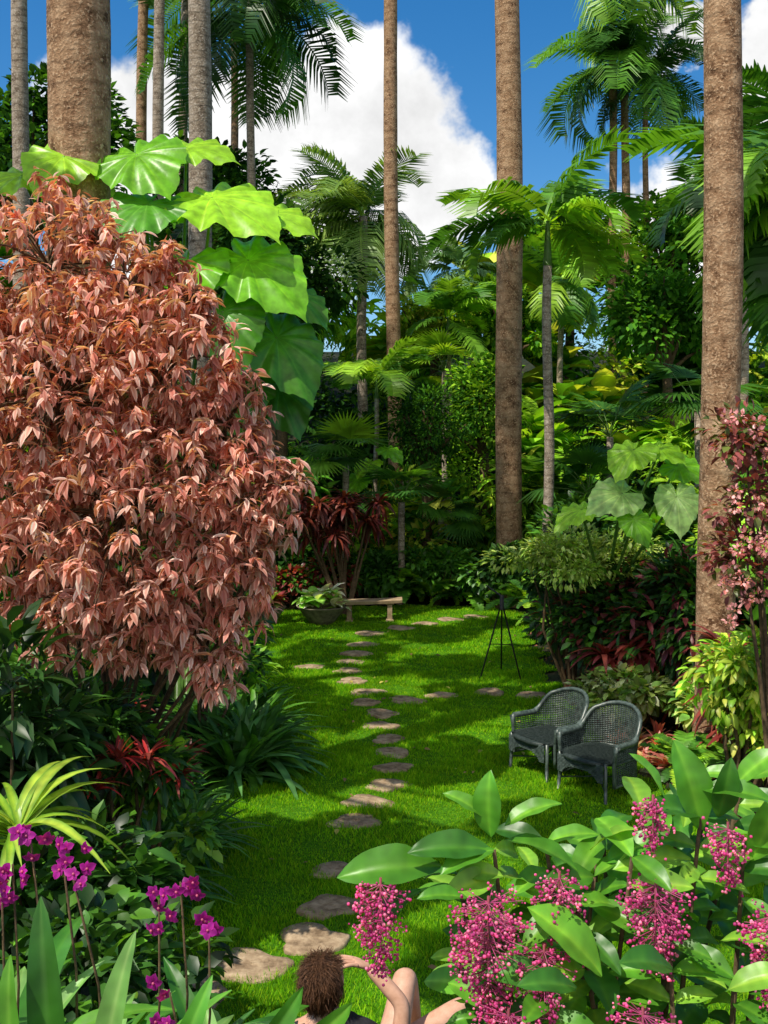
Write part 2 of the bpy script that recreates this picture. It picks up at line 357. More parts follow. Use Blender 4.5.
palm('feather_palm',5.3,30,8.2,.18,16,2.2,MD+BR,FRB,BARKG,shaft=.6)
palm('feather_palm',2.6,34,9.2,.18,16,2.2,[(.12,.24,.10),(.15,.29,.12)],FRB,BARKG,shaft=.6)
palm('feather_palm',1.9,29,7.0,.14,14,1.9,BR+MD,FRB,BARKG,shaft=.5)
palm('feather_palm',-5.5,26,8.2,.2,18,2.4,DK+MD,FRB,BARKG,shaft=.6)
GREENST=solidmat('green_stem',(.06,.13,.02),(.14,.22,.05),12,.5,.1)
def fanpalm(x,y,z,L,pal,n=14):
    mb=MB(); z0=float(terr(x,y))
    if z>z0+.6: mb.tube([(x,y,z0-.1),(x,y,(z+z0)/2),(x,y,z)],[.09,.08,.08],8,mat=0)
    az=rng.uniform(0,6.28,n); el=rng.uniform(-.2,1.3,n)
    d=np.stack([np.cos(az)*np.cos(el),np.sin(az)*np.cos(el),np.sin(el)],-1)
    p0=np.array([x,y,z]); e=p0+d*L*rng.uniform(.6,1.1,(n,1)); e[:,2]-=.1*L
    for q in e: mb.tube([p0,(p0+q)/2+[0,0,.06*L],q],[.015,.012,.01],4,mat=2,cap=False)
    s=L*rng.uniform(.75,1.05,n)
    up=np.stack([-d[:,0]*.3,-d[:,1]*.3,np.ones(n)],-1)
    dd=d*1.0; dd[:,2]-=.5
    mb.inst(FAN,frames(dd,up,s,s,s),e,pick(pal,n),1)
    mb.build('fan_palm',[BARKG,FROND,GREENST])
for a in [(5.2,23,3.9,.95,DK+MD),(4.5,22,2.6,.9,MD),(.4,22.9,2.4,.8,MD),(1.4,24.5,2.0,.7,MD),(-.9,23.6,3.4,.9,MD+BR),(6.6,21,4.4,1.0,MD),(7.5,19,3.2,1.0,MD),(1.7,28,5.8,.9,MD+BR)]:
    fanpalm(*a)

# ---------------------------------------------------------------- hillside foliage mass
def mass(name,rows,n_each,P7):
    mb=MB()
    for (x,y,h,w) in rows:
        z0=float(terr(x,y)); 
        kind=rng.integers(0,8)
        pal=P7[rng.integers(0,len(P7))]
        c=(x,y,z0+h*.5); r=(w*.6,w*.5,h*.52)
        if kind<2: lobes_leaves(mb,c,r,n_each,L_OV,(.16,.34),pal,16)
        elif kind==2: lobes_leaves(mb,c,r,int(n_each*1.3),L_SM,(.10,.2),pal,20)
        elif kind==3: lobes_leaves(mb,c,r,n_each,L_LA,(.25,.5),pal,14,droop=.5)
        elif kind in (4,7):
            for q in range(6): rosette(mb,(x+rng.uniform(-.5,.5)*w,y+rng.uniform(-.3,.3),z0+h*rng.uniform(.4,.9)),16,L_BIG,h*.42,pal,(.2,1.3),rng.uniform(.9,1.6))
        elif kind==5:
            for q in range(5): rosette(mb,(x+rng.uniform(-.5,.5)*w,y+rng.uniform(-.3,.3),z0+h*rng.uniform(.4,.85)),12,FERN[q%2],h*.5,pal,(.0,1.1),1.2)
        else: lobes_leaves(mb,c,r,n_each//2,L_BIG,(.35,.7),pal,12,droop=.4)
    mb.build(name,[FLEAF])
rows=[]
for y,hz in ((23.8,2.0),(25,2.6),(27,3.0),(29.5,3.3),(32,3.6),(35,4.2)):
    x=-.5*y-1
    while x<.5*y+1:
        h=hz*rng.uniform(.65,1.3)
        rows.append((x,y+rng.uniform(-.6,.6),h,rng.uniform(1.5,2.2))); x+=rng.uniform(1.3,1.9)
mass('hillside_foliage',rows,700,[DK+MD,MD,MD+BR,BR,BR+YL,DK,BR+MD,YL+MD])
def broadtree(name,x,y,zc,r,n,T,size,pal,**k):
    mb=MB(); z0=float(terr(x,y))-.1
    mb.tube([(x,y,z0),(x+.1,y,(z0+zc)/2),(x,y,zc)],[.22,.16,.1],10,mat=1)
    cc=lobes_leaves(mb,(x,y,zc),r,n,T,size,pal,**k)
    for q in cc: 
        s=np.array([x,y,zc-r[2]*.6]); mb.tube([s,(s+q)/2+[0,0,.1],q],[.08,.05,.015],6,mat=1,cap=False)
    mb.build(name,[FLEAF,STEM])
broadtree('broadleaf_tree',-2.5,21,7.0,(1.75,1.5,2.3),8000,L_OV,(.13,.24),DK,clumps=34,cl=.3)
broadtree('broadleaf_tree',-9.5,27,11.0,(3.2,2.5,2.6),6000,L_OV,(.2,.36),DK+MD,clumps=36,cl=.3)
broadtree('broadleaf_tree',-14,29,12,(3.5,2.5,3.2),5000,L_OV,(.2,.4),DK+MD,clumps=36,cl=.3)
broadtree('broadleaf_tree',-5.8,33,11.3,(2.8,2.5,2.4),5000,L_OV,(.2,.36),DK+MD,clumps=36,cl=.3)
broadtree('broadleaf_tree',13.0,33,11.3,(3.3,2.5,3.2),6000,L_OV,(.2,.36),MD,clumps=36,cl=.3)
broadtree('broadleaf_tree',10.2,36,10.6,(2.5,2.5,2.2),5000,L_OV,(.2,.36),MD+BR,clumps=30,cl=.3)
broadtree('broadleaf_tree',6.6,36,10.6,(2.2,2,1.8),4500,L_OV,(.2,.36),MD+BR,clumps=30,cl=.3)
broadtree('broadleaf_tree',1.6,33,7.4,(1.8,1.8,1.5),4500,L_SM,(.14,.26),BR+YL,clumps=30,cl=.3)
broadtree('broadleaf_tree',3.9,31,7.4,(1.7,1.5,1.6),4000,L_OV,(.14,.3),MD+BR,clumps=26,cl=.3)
broadtree('broadleaf_tree',-2.9,27.5,7.2,(2,1.5,1.6),3500,L_LA,(.3,.5),MD+BR,clumps=26,cl=.3)
broadtree('broadleaf_tree',7.6,27,6.8,(2,1.5,2.0),4000,L_OV,(.14,.3),MD,clumps=26,cl=.3)
broadtree('broadleaf_tree',1.0,24.6,4.0,(1.2,1,1.4),4500,L_SM,(.08,.16),DK+MD,clumps=26,cl=.3)
broadtree('broadleaf_tree',2.6,26.5,4.4,(1.4,1,1.6),4000,L_OV,(.12,.22),MD+BR,clumps=26,cl=.3)
rows=[]
for y in np.arange(12,24,1.5):
    for x0 in (-4.3,-5.6,-7.2):
        rows.append((x0+rng.uniform(-.4,.4)-(y-12)*.12,y,rng.uniform(1.6,2.6)+abs(x0+4)*.35,1.6))
    for x0 in (5.0,6.3,7.8,9.6):
        rows.append((x0+rng.uniform(-.4,.4)+(y-12)*.08,y,rng.uniform(1.4,2.3)+abs(x0-4.5)*.3,1.6))
mass('side_bed_foliage',rows,500,[DK,DK+MD,MD,MD+BR,BR])

# unseen canopy tree, added with leaf clumps placed to dapple the lawn
def add_shade_tree(x,y,z,spots):
    mb=MB(); z0=float(terr(x,y))-.1
    mb.tube([(x,y,z0),(x+.1,y,z*.5),(x,y,z-1)],[.35,.28,.2],12,mat=1)
    for (cx,cy,cz,rr) in spots:
        lobes_leaves(mb,(cx,cy,cz),(rr,rr,rr*.5),int(560*rr*rr),L_OV,(.22,.38),MD,clumps=9,cl=.35)
        mb.tube([(x,y,z-1.5),((x+cx)/2,(y+cy)/2,cz-.2),(cx,cy,cz)],[.12,.07,.03],6,mat=1,cap=False)
    mb.build('added_shade_tree',[FLEAF,STEM])
add_shade_tree(-9.5,9,12,[(-6.3,6.2,12,1.0),(-3.0,4.9,11.6,.8),(-5.4,9.0,12,1.0),(-3.5,9.6,12.2,.9),(-4.6,11.6,12.6,1.1),(-2.7,12.4,12.6,.8),(-6.1,12.4,13,1.1),(-4.7,14.3,13,1.1),(-2.4,8.0,12,.8),(-2.1,3.4,11.5,.9),(-3.2,15,13.2,.9),(-6.4,15.2,13.5,1.2),(-7.2,9.6,12.6,1.2),(-3.9,2.1,11.5,.7)])

# ---------------------------------------------------------------- copper-leaf shrub (pink)
PK=[(.76,.40,.31),(.68,.32,.25),(.82,.50,.40),(.56,.22,.17),(.86,.60,.50)]
CL=leafT(.14,4,.85,.35,.25,3,cm=(.78,.56,.54),ce=(1.08,1.22,1.25))
mb=MB(); lob=[(-2.45,7.3,4.95,.62),(-1.85,7.2,4.66,.52),(-2.3,7.0,3.95,.85),(-1.5,7.0,4.20,.50),(-1.1,7.0,3.78,.34),(-.86,6.9,3.30,.28),(-1.8,6.9,3.15,.75),(-1.22,6.9,2.85,.40),(-1.3,6.9,2.32,.28),(-2.6,7.1,2.95,.6),(-1.0,7,2.98,.24),(-2.9,7.4,4.2,.7),(-1.65,6.8,2.45,.35),(-1.35,6.9,3.5,.44),(-.68,6.9,3.40,.17),(-1.10,6.9,4.08,.2),(-1.38,7,4.66,.18),(-1.12,6.9,2.10,.2),(-2.2,6.9,2.5,.35),(-.98,6.9,2.5,.2),(-.92,6.9,3.62,.16),(-.72,6.9,3.12,.13),(-1.6,7,4.98,.15),(-2.05,7.1,5.12,.16),(-.95,6.9,2.74,.14)]
base=np.array([-2.25,7.9,.4]); wts=np.array([l[3]**2 for l in lob]); wts/=wts.sum()
N=2500; k=rng.choice(len(lob),N,p=wts); LB=np.array(lob)
u=nrm(rng.normal(size=(N,3))); tips=LB[k,:3]+u*LB[k,3:4]*rng.uniform(.2,1.18,(N,1))**.5*np.array([1,.9,1])
for i,q in enumerate(tips):
    n=rng.integers(8,13); az=rng.uniform(0,6.28)+np.arange(n)*2.4; el=rng.uniform(-1.15,.4,n)
    d=np.stack([np.cos(az)*np.cos(el),np.sin(az)*np.cos(el),np.sin(el)],-1)
    up=np.stack([np.cos(az)*.3,np.sin(az)*.3,np.ones(n)],-1)+rng.normal(size=(n,3))*.25
    s=rng.uniform(.07,.165,n)
    shade=rng.uniform(.65,1.2)
    mb.inst(CL,frames(d,up,s,s,s),q+rng.normal(size=(n,3))*.012+np.array([0,0,1])*rng.uniform(-.04,.02,(n,1)),pick(PK,n,.12)*shade)
for L4 in lob:
    e=np.array(L4[:3]); m=(base+e)/2+rng.normal(size=3)*.12
    mb.tube([base+rng.normal(size=3)*.05,m,e],[.024,.015,.009],6,mat=1)
for i in range(0,N,4):
    c=LB[k[i],:3]; q=tips[i]; mb.tube([c,(c+q)/2+[0,0,.05],q],[.009,.006,.004],4,mat=1,cap=False)
mb.build('copper_leaf_shrub',[PINKL,STEM])

# ---------------------------------------------------------------- elephant ears
def ears(name,base,leaves,col,stemcol=(.12,.24,.04)):
    mb=MB(); b=np.array(base,float)
    for (x,y,z,s,dx,dy,dz,c) in leaves:
        p=np.array([x,y,z]); d=np.array([[dx,dy,dz]]); up=np.array([[rng.uniform(-.35,.35)+dx*.2,-.7+rng.uniform(-.2,.2),.9]])
        mb.inst(EAR,frames(d,up,np.array([s*rng.uniform(.85,1.1)]),np.array([s]),np.array([s])),p[None],np.array([c])*rng.uniform(.85,1.15))
        m=b*.45+p*.55; m[2]+=.1; m[:2]=b[:2]*.7+p[:2]*.3
        mb.tube([b+rng.normal(size=3)*.05,m,p],[.035,.025,.014],8,stemcol,0)
    mb.build(name,[GLOSS])
g1=(.17,.46,.02); g2=(.32,.62,.03); g3=(.08,.27,.02); g4=(.05,.18,.02); g5=(.38,.60,.18)
ears('elephant_ear_plant',(-2.0,9.8,1.2),[(-2.95,9.2,6.3,.55,-.1,-.5,-.35,g2),(-2.3,9.3,6.35,.62,.3,-.4,-.3,g1),(-2.15,9.1,5.85,.62,-.3,-.6,-.4,g3),(-1.6,9.3,5.95,.78,.75,-.5,-.3,g2),(-1.25,9.2,5.35,.74,.75,-.5,-.55,g1),(-1.45,9.0,4.85,.60,.25,-.5,-.7,g3),(-1.0,9.3,4.65,.66,.55,-.4,-.7,g3),(-1.8,9.1,5.3,.6,-.1,-.6,-.5,g1),(-1.0,9.6,4.2,.5,.4,-.5,-.8,g4),(-.85,9.6,5.1,.46,.7,-.5,-.5,g3),(-1.9,9.6,6.5,.5,.7,-.2,-.05,g2),(-1.1,9.5,5.85,.5,.8,-.3,-.2,g2),(-3.3,9.1,6.1,.5,-.5,-.5,-.3,g2),(-1.3,9.4,4.2,.5,-.2,-.5,-.7,g3)],g1)
ears('elephant_ear_plant',(3.3,14.9,.2),[(3.10,12.4,3.60,.48,-.5,-.5,-.4,g2),(3.45,12.5,3.62,.36,.5,-.5,-.2,g2),(3.60,12.3,3.02,.48,-.05,-.5,-.6,g5),(2.95,12.4,3.06,.50,-.7,-.4,-.2,g5),(2.45,12.4,2.86,.42,-.8,-.4,-.3,g2),(3.05,12.2,2.75,.35,.3,-.5,-.6,g1),(3.7,12.6,3.4,.4,.7,-.4,-.2,g1)],g1)
ears('elephant_ear_plant',(4.6,10.8,.4),[(4.05,10.6,2.95,.48,-.2,-.5,-.5,g2),(4.3,10.6,3.2,.5,.5,-.5,-.3,g1),(4.0,10.7,2.6,.42,-.3,-.5,-.6,g1)],g1)
ears('elephant_ear_plant',(-.2,24,1.6),[(-.35,23.6,3.3,.5,-.4,-.5,-.3,g2),(.1,23.6,3.6,.5,.5,-.5,-.3,g1),(-.6,23.7,2.9,.5,-.5,-.5,-.5,g1)],g1)

# ---------------------------------------------------------------- cordyline
def cordyline(x,y,z,L,pal,heads=7,sp=.5):
    mb=MB(); z0=float(terr(x,y))
    for i in range(heads):
        p=np.array([x+rng.uniform(-sp,sp),y+rng.uniform(-sp,sp)*.6,z+rng.uniform(-.55,.4)])
        mb.tube([(x+rng.uniform(-.1,.1),y,z0-.05),(x*.5+p[0]*.5,y,(z0+p[2])/2),p],[.03,.025,.02],6,mat=1)
        rosette(mb,p,24,L_STRAP[2],L,pal,(-.2,1.3),2.0); rosette(mb,p,14,L_STRAP[1],L,pal,(.2,1.3),2.0)
    mb.build('cordyline_plant',[LEAF,STEM])
cordyline(-.85,21.5,2.15,.5,[(.26,.055,.03),(.17,.03,.025),(.10,.03,.025)],18,.95)
cordyline(3.5,13.2,.9,.5,RD,8,.6)
cordyline(4.0,11.0,1.0,.5,RD,6,.35)
cordyline(2.7,13.1,.6,.4,RD,5,.4)

# ---------------------------------------------------------------- left bed
def tufts(name,pts,pal,L=.55,n=70,wid=1.,TT=L_STRAP,mat=LEAF,elev=(.3,1.45)):
    mb=MB()
    for p in pts:
        z=p[2] if len(p)>2 else float(terr(p[0],p[1]))
        for T in TT: rosette(mb,(p[0],p[1],z),n//len(TT),T,L*rng.uniform(.85,1.15),pal,elev,wid)
    mb.build(name,[mat])
tufts('lily_grass_plant',[(-1.9,8.2),(-2.2,8.6),(-1.75,8.9),(-2.3,9.2),(-2.05,9.5),(-2.6,8.9),(-1.95,7.6),(-2.4,7.9),(-2.5,9.9)],MD+[(.14,.26,.07)],.72,150,.8)
tufts('lily_grass_plant',[(-1.45,11.2),(-1.7,11.6),(-1.9,11.2),(-1.6,12.2),(-2.1,11.9),(-2.3,12.6),(-1.9,12.9),(-1.6,10.8)],MD+[(.12,.30,.08)],.85,120,1.3)
bush('flowering_shrub',(-2.6,8.6,1.3),(.7,.5,.5),1500,L_OV,(.08,.16),MD)
bush('flowering_shrub',(-2.1,11.4,1.15),(.8,.6,.5),1500,L_SM,(.08,.15),MD+BR)
bush('flowering_shrub',(-3.1,10.8,1.2),(.9,.8,.9),2000,L_OV,(.1,.2),DK+MD)
bush('flowering_shrub',(-2.6,13.6,1.1),(.8,.9,.9),2000,L_OV,(.1,.2),DK+MD)
bush('flowering_shrub',(-2.9,16,1.1),(.8,.9,.9),1600,L_LA,(.2,.35),MD)
bush('flowering_shrub',(-3.3,18.5,1.0),(.9,.9,.8),1600,L_OV,(.1,.2),MD)
bush('low_shrub',(-1.75,7.3,1.0),(.45,.35,.5),1300,L_OV,(.07,.14),MD+BR)
bush('low_shrub',(-2.0,7.0,1.45),(.6,.3,.4),1300,L_LA,(.12,.22),MD+DK)
bush('low_shrub',(-2.6,7.3,1.3),(.6,.4,.6),1300,L_LA,(.14,.24),MD+DK)
tufts('bromeliad',[(-2.2,9.0,1.0),(-2.0,8.3,.95),(-2.3,8.1,1.15),(-1.8,9.2,.8),(-2.4,9.6,1.1),(-1.6,6.75,1.50),(-1.9,6.6,1.35),(-1.45,7.0,1.3),(-1.75,6.6,1.55)],RD+[(.6,.05,.05)],.2,30,2.)
def bigleaves(name,p,n,L,pal,wid=1.,elev=(.3,1.3),T=L_BIG,mat=GLOSS): 
    mb=MB(); rosette(mb,p,n,T,L,pal,elev,wid); return mb.build(name,[mat])
VAR=leafT(.05,9,.75,.85,.4,5,cm=(2.2,1.6,1.2),ce=(.8,.9,.8))
bigleaves('variegated_lily_plant',(-1.95,5.3,1.55),30,.62,[(.14,.30,.03),(.2,.36,.05)],1.1,(.3,1.2),VAR)
bush('dark_leaf_shrub',(-1.95,5.6,1.0),(.65,.5,.55),1400,L_OV,(.10,.2),DK+MD)
bush('dark_leaf_shrub',(-1.5,4.9,1.0),(.55,.5,.35),1100,L_OV,(.08,.16),DK+MD)
bush('dark_leaf_shrub',(-2.4,6.3,1.4),(.5,.4,.8),1300,L_LA,(.2,.35),DK)

# ---------------------------------------------------------------- end of lawn planting, pots, bench
bush('low_border_plant',(-2.1,22.3,.55),(.9,.5,.45),1800,L_OV,(.1,.2),MD+RD)
bush('low_border_plant',(-.2,23.1,.6),(1.0,.5,.5),2000,L_LA,(.2,.35),MD)
bush('low_border_plant',(1.2,23.0,.7),(1.0,.5,.6),2000,L_OV,(.1,.22),MD)
bush('low_border_plant',(2.6,22.4,.8),(1.0,.4,.75),2600,L_OV,(.12,.22),MD+DK)
bush('low_border_plant',(-1.2,22.2,.75),(.6,.4,.5),1200,L_OV,(.1,.2),RD+MD)
tufts('fern_plant',[(1.1,22.7,.3),(1.8,22.8,.3),(.4,22.9,.4),(3.0,20.5,.4),(3.3,18.9,.4)],MD+BR,.9,26,1.1,FERN,elev=(.2,1.2))
def pot(x,y,R,H):
    mb=MB(); z=float(terr(x,y))+.03; n=36; th=np.arange(n)/n*2*np.pi; rows=[]
    for f,h in ((.45,0),(.5,.04),(.62,.25),(.86,.7),(1,.94),(1.04,1.),(.97,1.0),(.93,.9),(.5,.86),(.03,.86)):
        rows.append(np.stack([x+R*f*np.cos(th),y+R*f*np.sin(th),np.full(n,z+H*h)],-1))
    mb.raw(np.concatenate(rows),grid_faces(10,n,True)); return mb,z+H*.86
mb,z=pot(-1.28,20.6,.5,.36); 
for q in range(10): rosette(mb,(-1.28+rng.uniform(-.3,.3),20.6+rng.uniform(-.2,.2),z+rng.uniform(.0,.3)),9,L_BIG,.38,[(.7,.75,.55),(.2,.42,.06),(.5,.6,.3)],(.1,1.3),1.7,1)
mb.build('planted_flower_pot',[POT,LEAF])
mb,z=pot(-2.45,20.6,.42,.34)
for q in range(9): rosette(mb,(-2.45+rng.uniform(-.3,.3),20.6+rng.uniform(-.2,.2),z+rng.uniform(.0,.25)),12,L_BIG,.35,RD+[(.18,.3,.05)],(.1,1.3),1.3,1)
mb.build('planted_flower_pot',[POT,LEAF])
def box(mb,c,s,mat=0,rot=0,bev=.015):
    b=bev; hx,hy,hz=np.array(s)/2; rows=[]
    for ins,z in ((b,-hz),(0,-hz+b),(0,hz-b),(b,hz)):
        rows+= [(-hx+ins,-hy+ins,z),(hx-ins,-hy+ins,z),(hx-ins,hy-ins,z),(-hx+ins,hy-ins,z)]
    v=np.array(rows); cr,sr=math.cos(rot),math.sin(rot); v[:,:2]=v[:,:2]@np.array([[cr,sr],[-sr,cr]]); v+=c
    f=[[3,2,1,0],[12,13,14,15]]
    for i in range(3):
        for j in range(4): k=(j+1)%4; f.append([i*4+j,i*4+k,i*4+4+k,i*4+4+j])
    mb.raw(v,f,mat=mat)
mb=MB(); bx,by=-.30,20.9
nn=13; q=np.linspace(-1,1,nn)
xs_=bx+q*.68; yc=by-.10*(q**2)+.12*q; zt=.50-.03*(1-q**2)
rows=[]
for i in range(nn):
    x,y,z=xs_[i],yc[i],zt[i]; rows+= [(x,y-.19,z-.07),(x,y-.2,z-.01),(x,y-.19,z),(x,y+.19,z),(x,y+.2,z-.01),(x,y+.19,z-.07)]
mb.raw(rows,grid_faces(nn,6,True)); 
for e in (0,nn-1): b=e*6; mb.raw(rows[b:b+6],[[0,1,4,5],[1,2,3,4]])
for s in (-.42,.42): box(mb,(bx+s,by+.12*s-.02,.22),(.10,.30,.40)); box(mb,(bx+s,by+.12*s-.02,.05),(.16,.36,.06)); box(mb,(bx+s,by+.12*s-.02,.402),(.18,.34,.035))
mb.build('stone_bench',[solidmat('bench_stone',(.26,.18,.10),(.46,.34,.21),9)],smooth=False)
mb=MB(); ap=np.array([1.85,15.7,1.22])
for f in ((1.5,15.6,.03),(2.12,15.5,.03),(1.9,16.2,.03)):
    f=np.array(f); mb.tube([ap+(ap-f)*.04,ap*.5+f*.5,f],[.014,.014,.012],8)
mb.tube([ap-[0,0,.12],ap+[0,0,.10]],[.035,.03],10); mb.tube([ap+[0,0,.08],ap+[-.25,0,.26]],[.014,.01],8); mb.tube([ap*.45+np.array([1.5,15.6,.03])*.55,ap*.45+np.array([2.12,15.5,.03])*.55],.008,6)
mb.build('garden_tripod_stand',[METAL])

# ---------------------------------------------------------------- right bed
bush('fine_leaf_shrub',(2.65,14.0,2.0),(1.2,.6,.55),4600,L_SM,(.06,.13),[(.46,.58,.12),(.54,.64,.20),(.28,.46,.07),(.36,.5,.08)],clumps=30,cl=.3)
bush('dark_leaf_shrub',(3.35,13.9,1.05),(1.1,.6,.9),4200,L_OV,(.10,.2),DK+[(.20,.035,.03),(.12,.03,.03)]+MD,clumps=22)
bush('dark_leaf_shrub',(4.1,13.2,1.2),(.9,.7,1.1),3600,L_LA,(.18,.3),DK+MD+[(.24,.04,.05),(.16,.03,.04)],clumps=22)
bush('dark_leaf_shrub',(3.1,17.4,1.0),(.8,.8,.9),2600,L_OV,(.10,.2),DK+MD,clumps=18)
bush('dark_leaf_shrub',(3.9,19.6,1.3),(1,.9,1.2),2600,L_OV,(.12,.24),DK+MD,clumps=18)
bush('variegated_shrub',(3.15,12.7,.50),(.65,.4,.3),1100,L_OV,(.12,.2),[(.55,.62,.34),(.18,.34,.06),(.3,.42,.1)])
bush('variegated_shrub',(3.9,12.0,.55),(.5,.5,.35),1100,L_OV,(.12,.2),[(.42,.5,.15),(.12,.28,.05)])
tufts('bromeliad',[(3.0,11.9),(3.3,12.0),(3.6,11.8),(3.35,11.6),(3.8,11.3),(3.1,12.3),(3.9,11.7),(3.5,11.3),(3.0,12.6),(3.4,12.4),(2.85,12.2),(3.2,11.3),(3.6,10.9),(3.0,11.5)],[(.66,.26,.20),(.55,.17,.14),(.5,.36,.15)],.26,40,2.2)
bush('yellow_croton_shrub',(3.42,9.6,1.35),(.45,.4,.5),1000,L_BIG,(.10,.18),YL+BR,clumps=20,mat=LEAF,cl=.36)
bush('yellow_croton_shrub',(3.6,9.8,.85),(.5,.4,.5),1000,L_BIG,(.10,.18),YL+BR,clumps=20,mat=LEAF,cl=.36)
tufts('fern_plant',[(3.2,10.7,.2),(3.6,10.5,.3)],MD+BR,.6,26,1.1,FERN,elev=(.2,1.2))
mb=MB()
for c,r in (((3.25,9,3.65),(.34,.3,.28)),((3.35,9,3.1),(.34,.3,.3)),((3.25,9,2.5),(.34,.3,.35)),((3.6,9.2,2.9),(.4,.4,.9))):
    lobes_leaves(mb,c,r,360,L_OV,(.07,.13),[(.36,.10,.09),(.22,.06,.06),(.12,.16,.03)],clumps=12,cl=.5)
    mb.tube([(3.6,9.3,.5),((c[0]+3.6)/2,9.1,c[2]*.6),c],[.03,.02,.01],6,mat=1)
for i in range(38):
    p=np.array([rng.uniform(2.95,3.6),rng.uniform(8.6,8.9),rng.uniform(2.05,3.9)]); n=26
    d=nrm(rng.normal(size=(n,3))); s=rng.uniform(.03,.055,n); mb.inst(L_OV,frames(d,rng.normal(size=(n,3)),s,s,s),p+d*.035,pick([(.85,.42,.42),(.72,.30,.33)],n))
mb.build('maroon_flowering_shrub',[LEAF,STEM])

# ---------------------------------------------------------------- wicker chairs
def chair(x,y,rot):
    e=bpy.data.objects.new('wicker_chair',None); sc.collection.objects.link(e)
    w=MB(); rx,ry=.36,.34; ns=56
    A=2.15
    th=np.linspace(-A,A,ns)
    def topz(t):
        a=abs(t); s=np.clip((a-.75)/.75,0,1); s=s*s*(3-2*s); return (.88-.07*(a/.75)**2 if a<.75 else .81)*(1-s)+.58*s
    def pos(t,z):
        a=abs(t); fl=1+.18*np.clip((z-.42)/.5,0,1.2)
        X_=rx*math.sin(t); Y_=ry*math.cos(t)
        if a>1.5707:
            k=(a-1.5707); X_=rx*(1 if t>0 else -1)*(1+.03*k); Y_=-k*.50
        return np.array([X_*fl,Y_*(fl if a<1.57 else 1),z])
    zb=.16
    for i,t in enumerate(th):
        zt=topz(t); zs=np.linspace(zb,zt,9); w.tube([pos(t,z) for z in zs],.0065,4,mat=0,cap=False)
    for z in np.arange(zb,.89,.021):
        seg=[]
        for i,t in enumerate(np.linspace(-A,A,ns*2)):
            if z<=topz(t):
                o=.006*(1 if i%2 else -1); p=pos(t,z); p[:2]*=1+o/.33; seg.append(p)
            else:
                if len(seg)>2: w.tube(seg,.0062,4,mat=0,cap=False)
                seg=[]
        if len(seg)>2: w.tube(seg,.0062,4,mat=0,cap=False)
    w.build('woven_back_and_arms',[WICK],e)
    rm=MB()
    tt=np.linspace(-A,A,70); path=[pos(t,topz(t)+.008) for t in tt]
    rr=[.024+.010*(abs(t)>1.3) for t in tt]
    fr=[pos(-A,z) for z in np.linspace(.16,.58,6)]; to=[pos(A,z) for z in np.linspace(.58,.16,6)]
    rm.tube(fr[:-1]+path+to[1:],[.02]*5+rr+[.02]*5,10)
    rm.tube([pos(t,zb) for t in tt],.014,8); rm.tube([pos(t,.40) for t in tt],.012,8)
    rm.build('rolled_rim',[WICK],e)
    s=MB()
    n=40; ths=np.linspace(0,2*np.pi,n,endpoint=False)
    outl=np.array([(.34*np.sign(math.cos(a))*abs(math.cos(a))**.7,-.09+.36*np.sign(math.sin(a))*abs(math.sin(a))**.7) for a in ths])
    rows=[]
    for f,z in ((.9,.37),(1.,.385),(1.,.415),(.96,.425),(.6,.418),(.02,.412)): rows.append(np.concatenate([outl*f+np.array([0,-.09*(1-f)]),np.full((n,1),z)],1))
    s.raw(np.concatenate(rows),grid_faces(6,n,True))
    for q in np.arange(-.29,.30,.028): s.tube([(q,-.38,.424),(q,-.1,.424),(q,.2,.424)],.007,4,cap=False)
    s.build('seat',[WICKD],e)
    l=MB()
    for lx,ly in ((-.31,-.36),(.31,-.36),(-.24,.22),(.24,.22)): l.tube([(lx*1.04,ly*1.04,0),(lx,ly,.2),(lx,ly,.42)],[.018,.02,.02],8)
    for z in np.arange(.22,.40,.015):
        hw=.31; gap=0 if z>.31 else .24*math.sqrt(max(0,1-((z-.20)/.11)**2))
        if gap<=.01: l.tube([(-hw,-.40,z),(0,-.415,z),(hw,-.40,z)],.007,4,cap=False)
        else:
            l.tube([(-hw,-.40,z),(-gap,-.41,z)],.007,4,cap=False); l.tube([(gap,-.41,z),(hw,-.40,z)],.007,4,cap=False)
    z=.14
    l.tube([(-.29,-.36,z),(0,-.1,z+.02),(.24,.22,z)],.009,6); l.tube([(.29,-.36,z),(0,-.1,z+.04),(-.24,.22,z)],.009,6)
    l.build('legs_and_apron',[WICK],e)
    e.location=(x,y,.045); e.rotation_euler=(0,0,rot); e.scale=(.95,.95,.94); return e
chair(1.88,11.15,math.radians(-58)); chair(2.30,10.5,math.radians(-50))

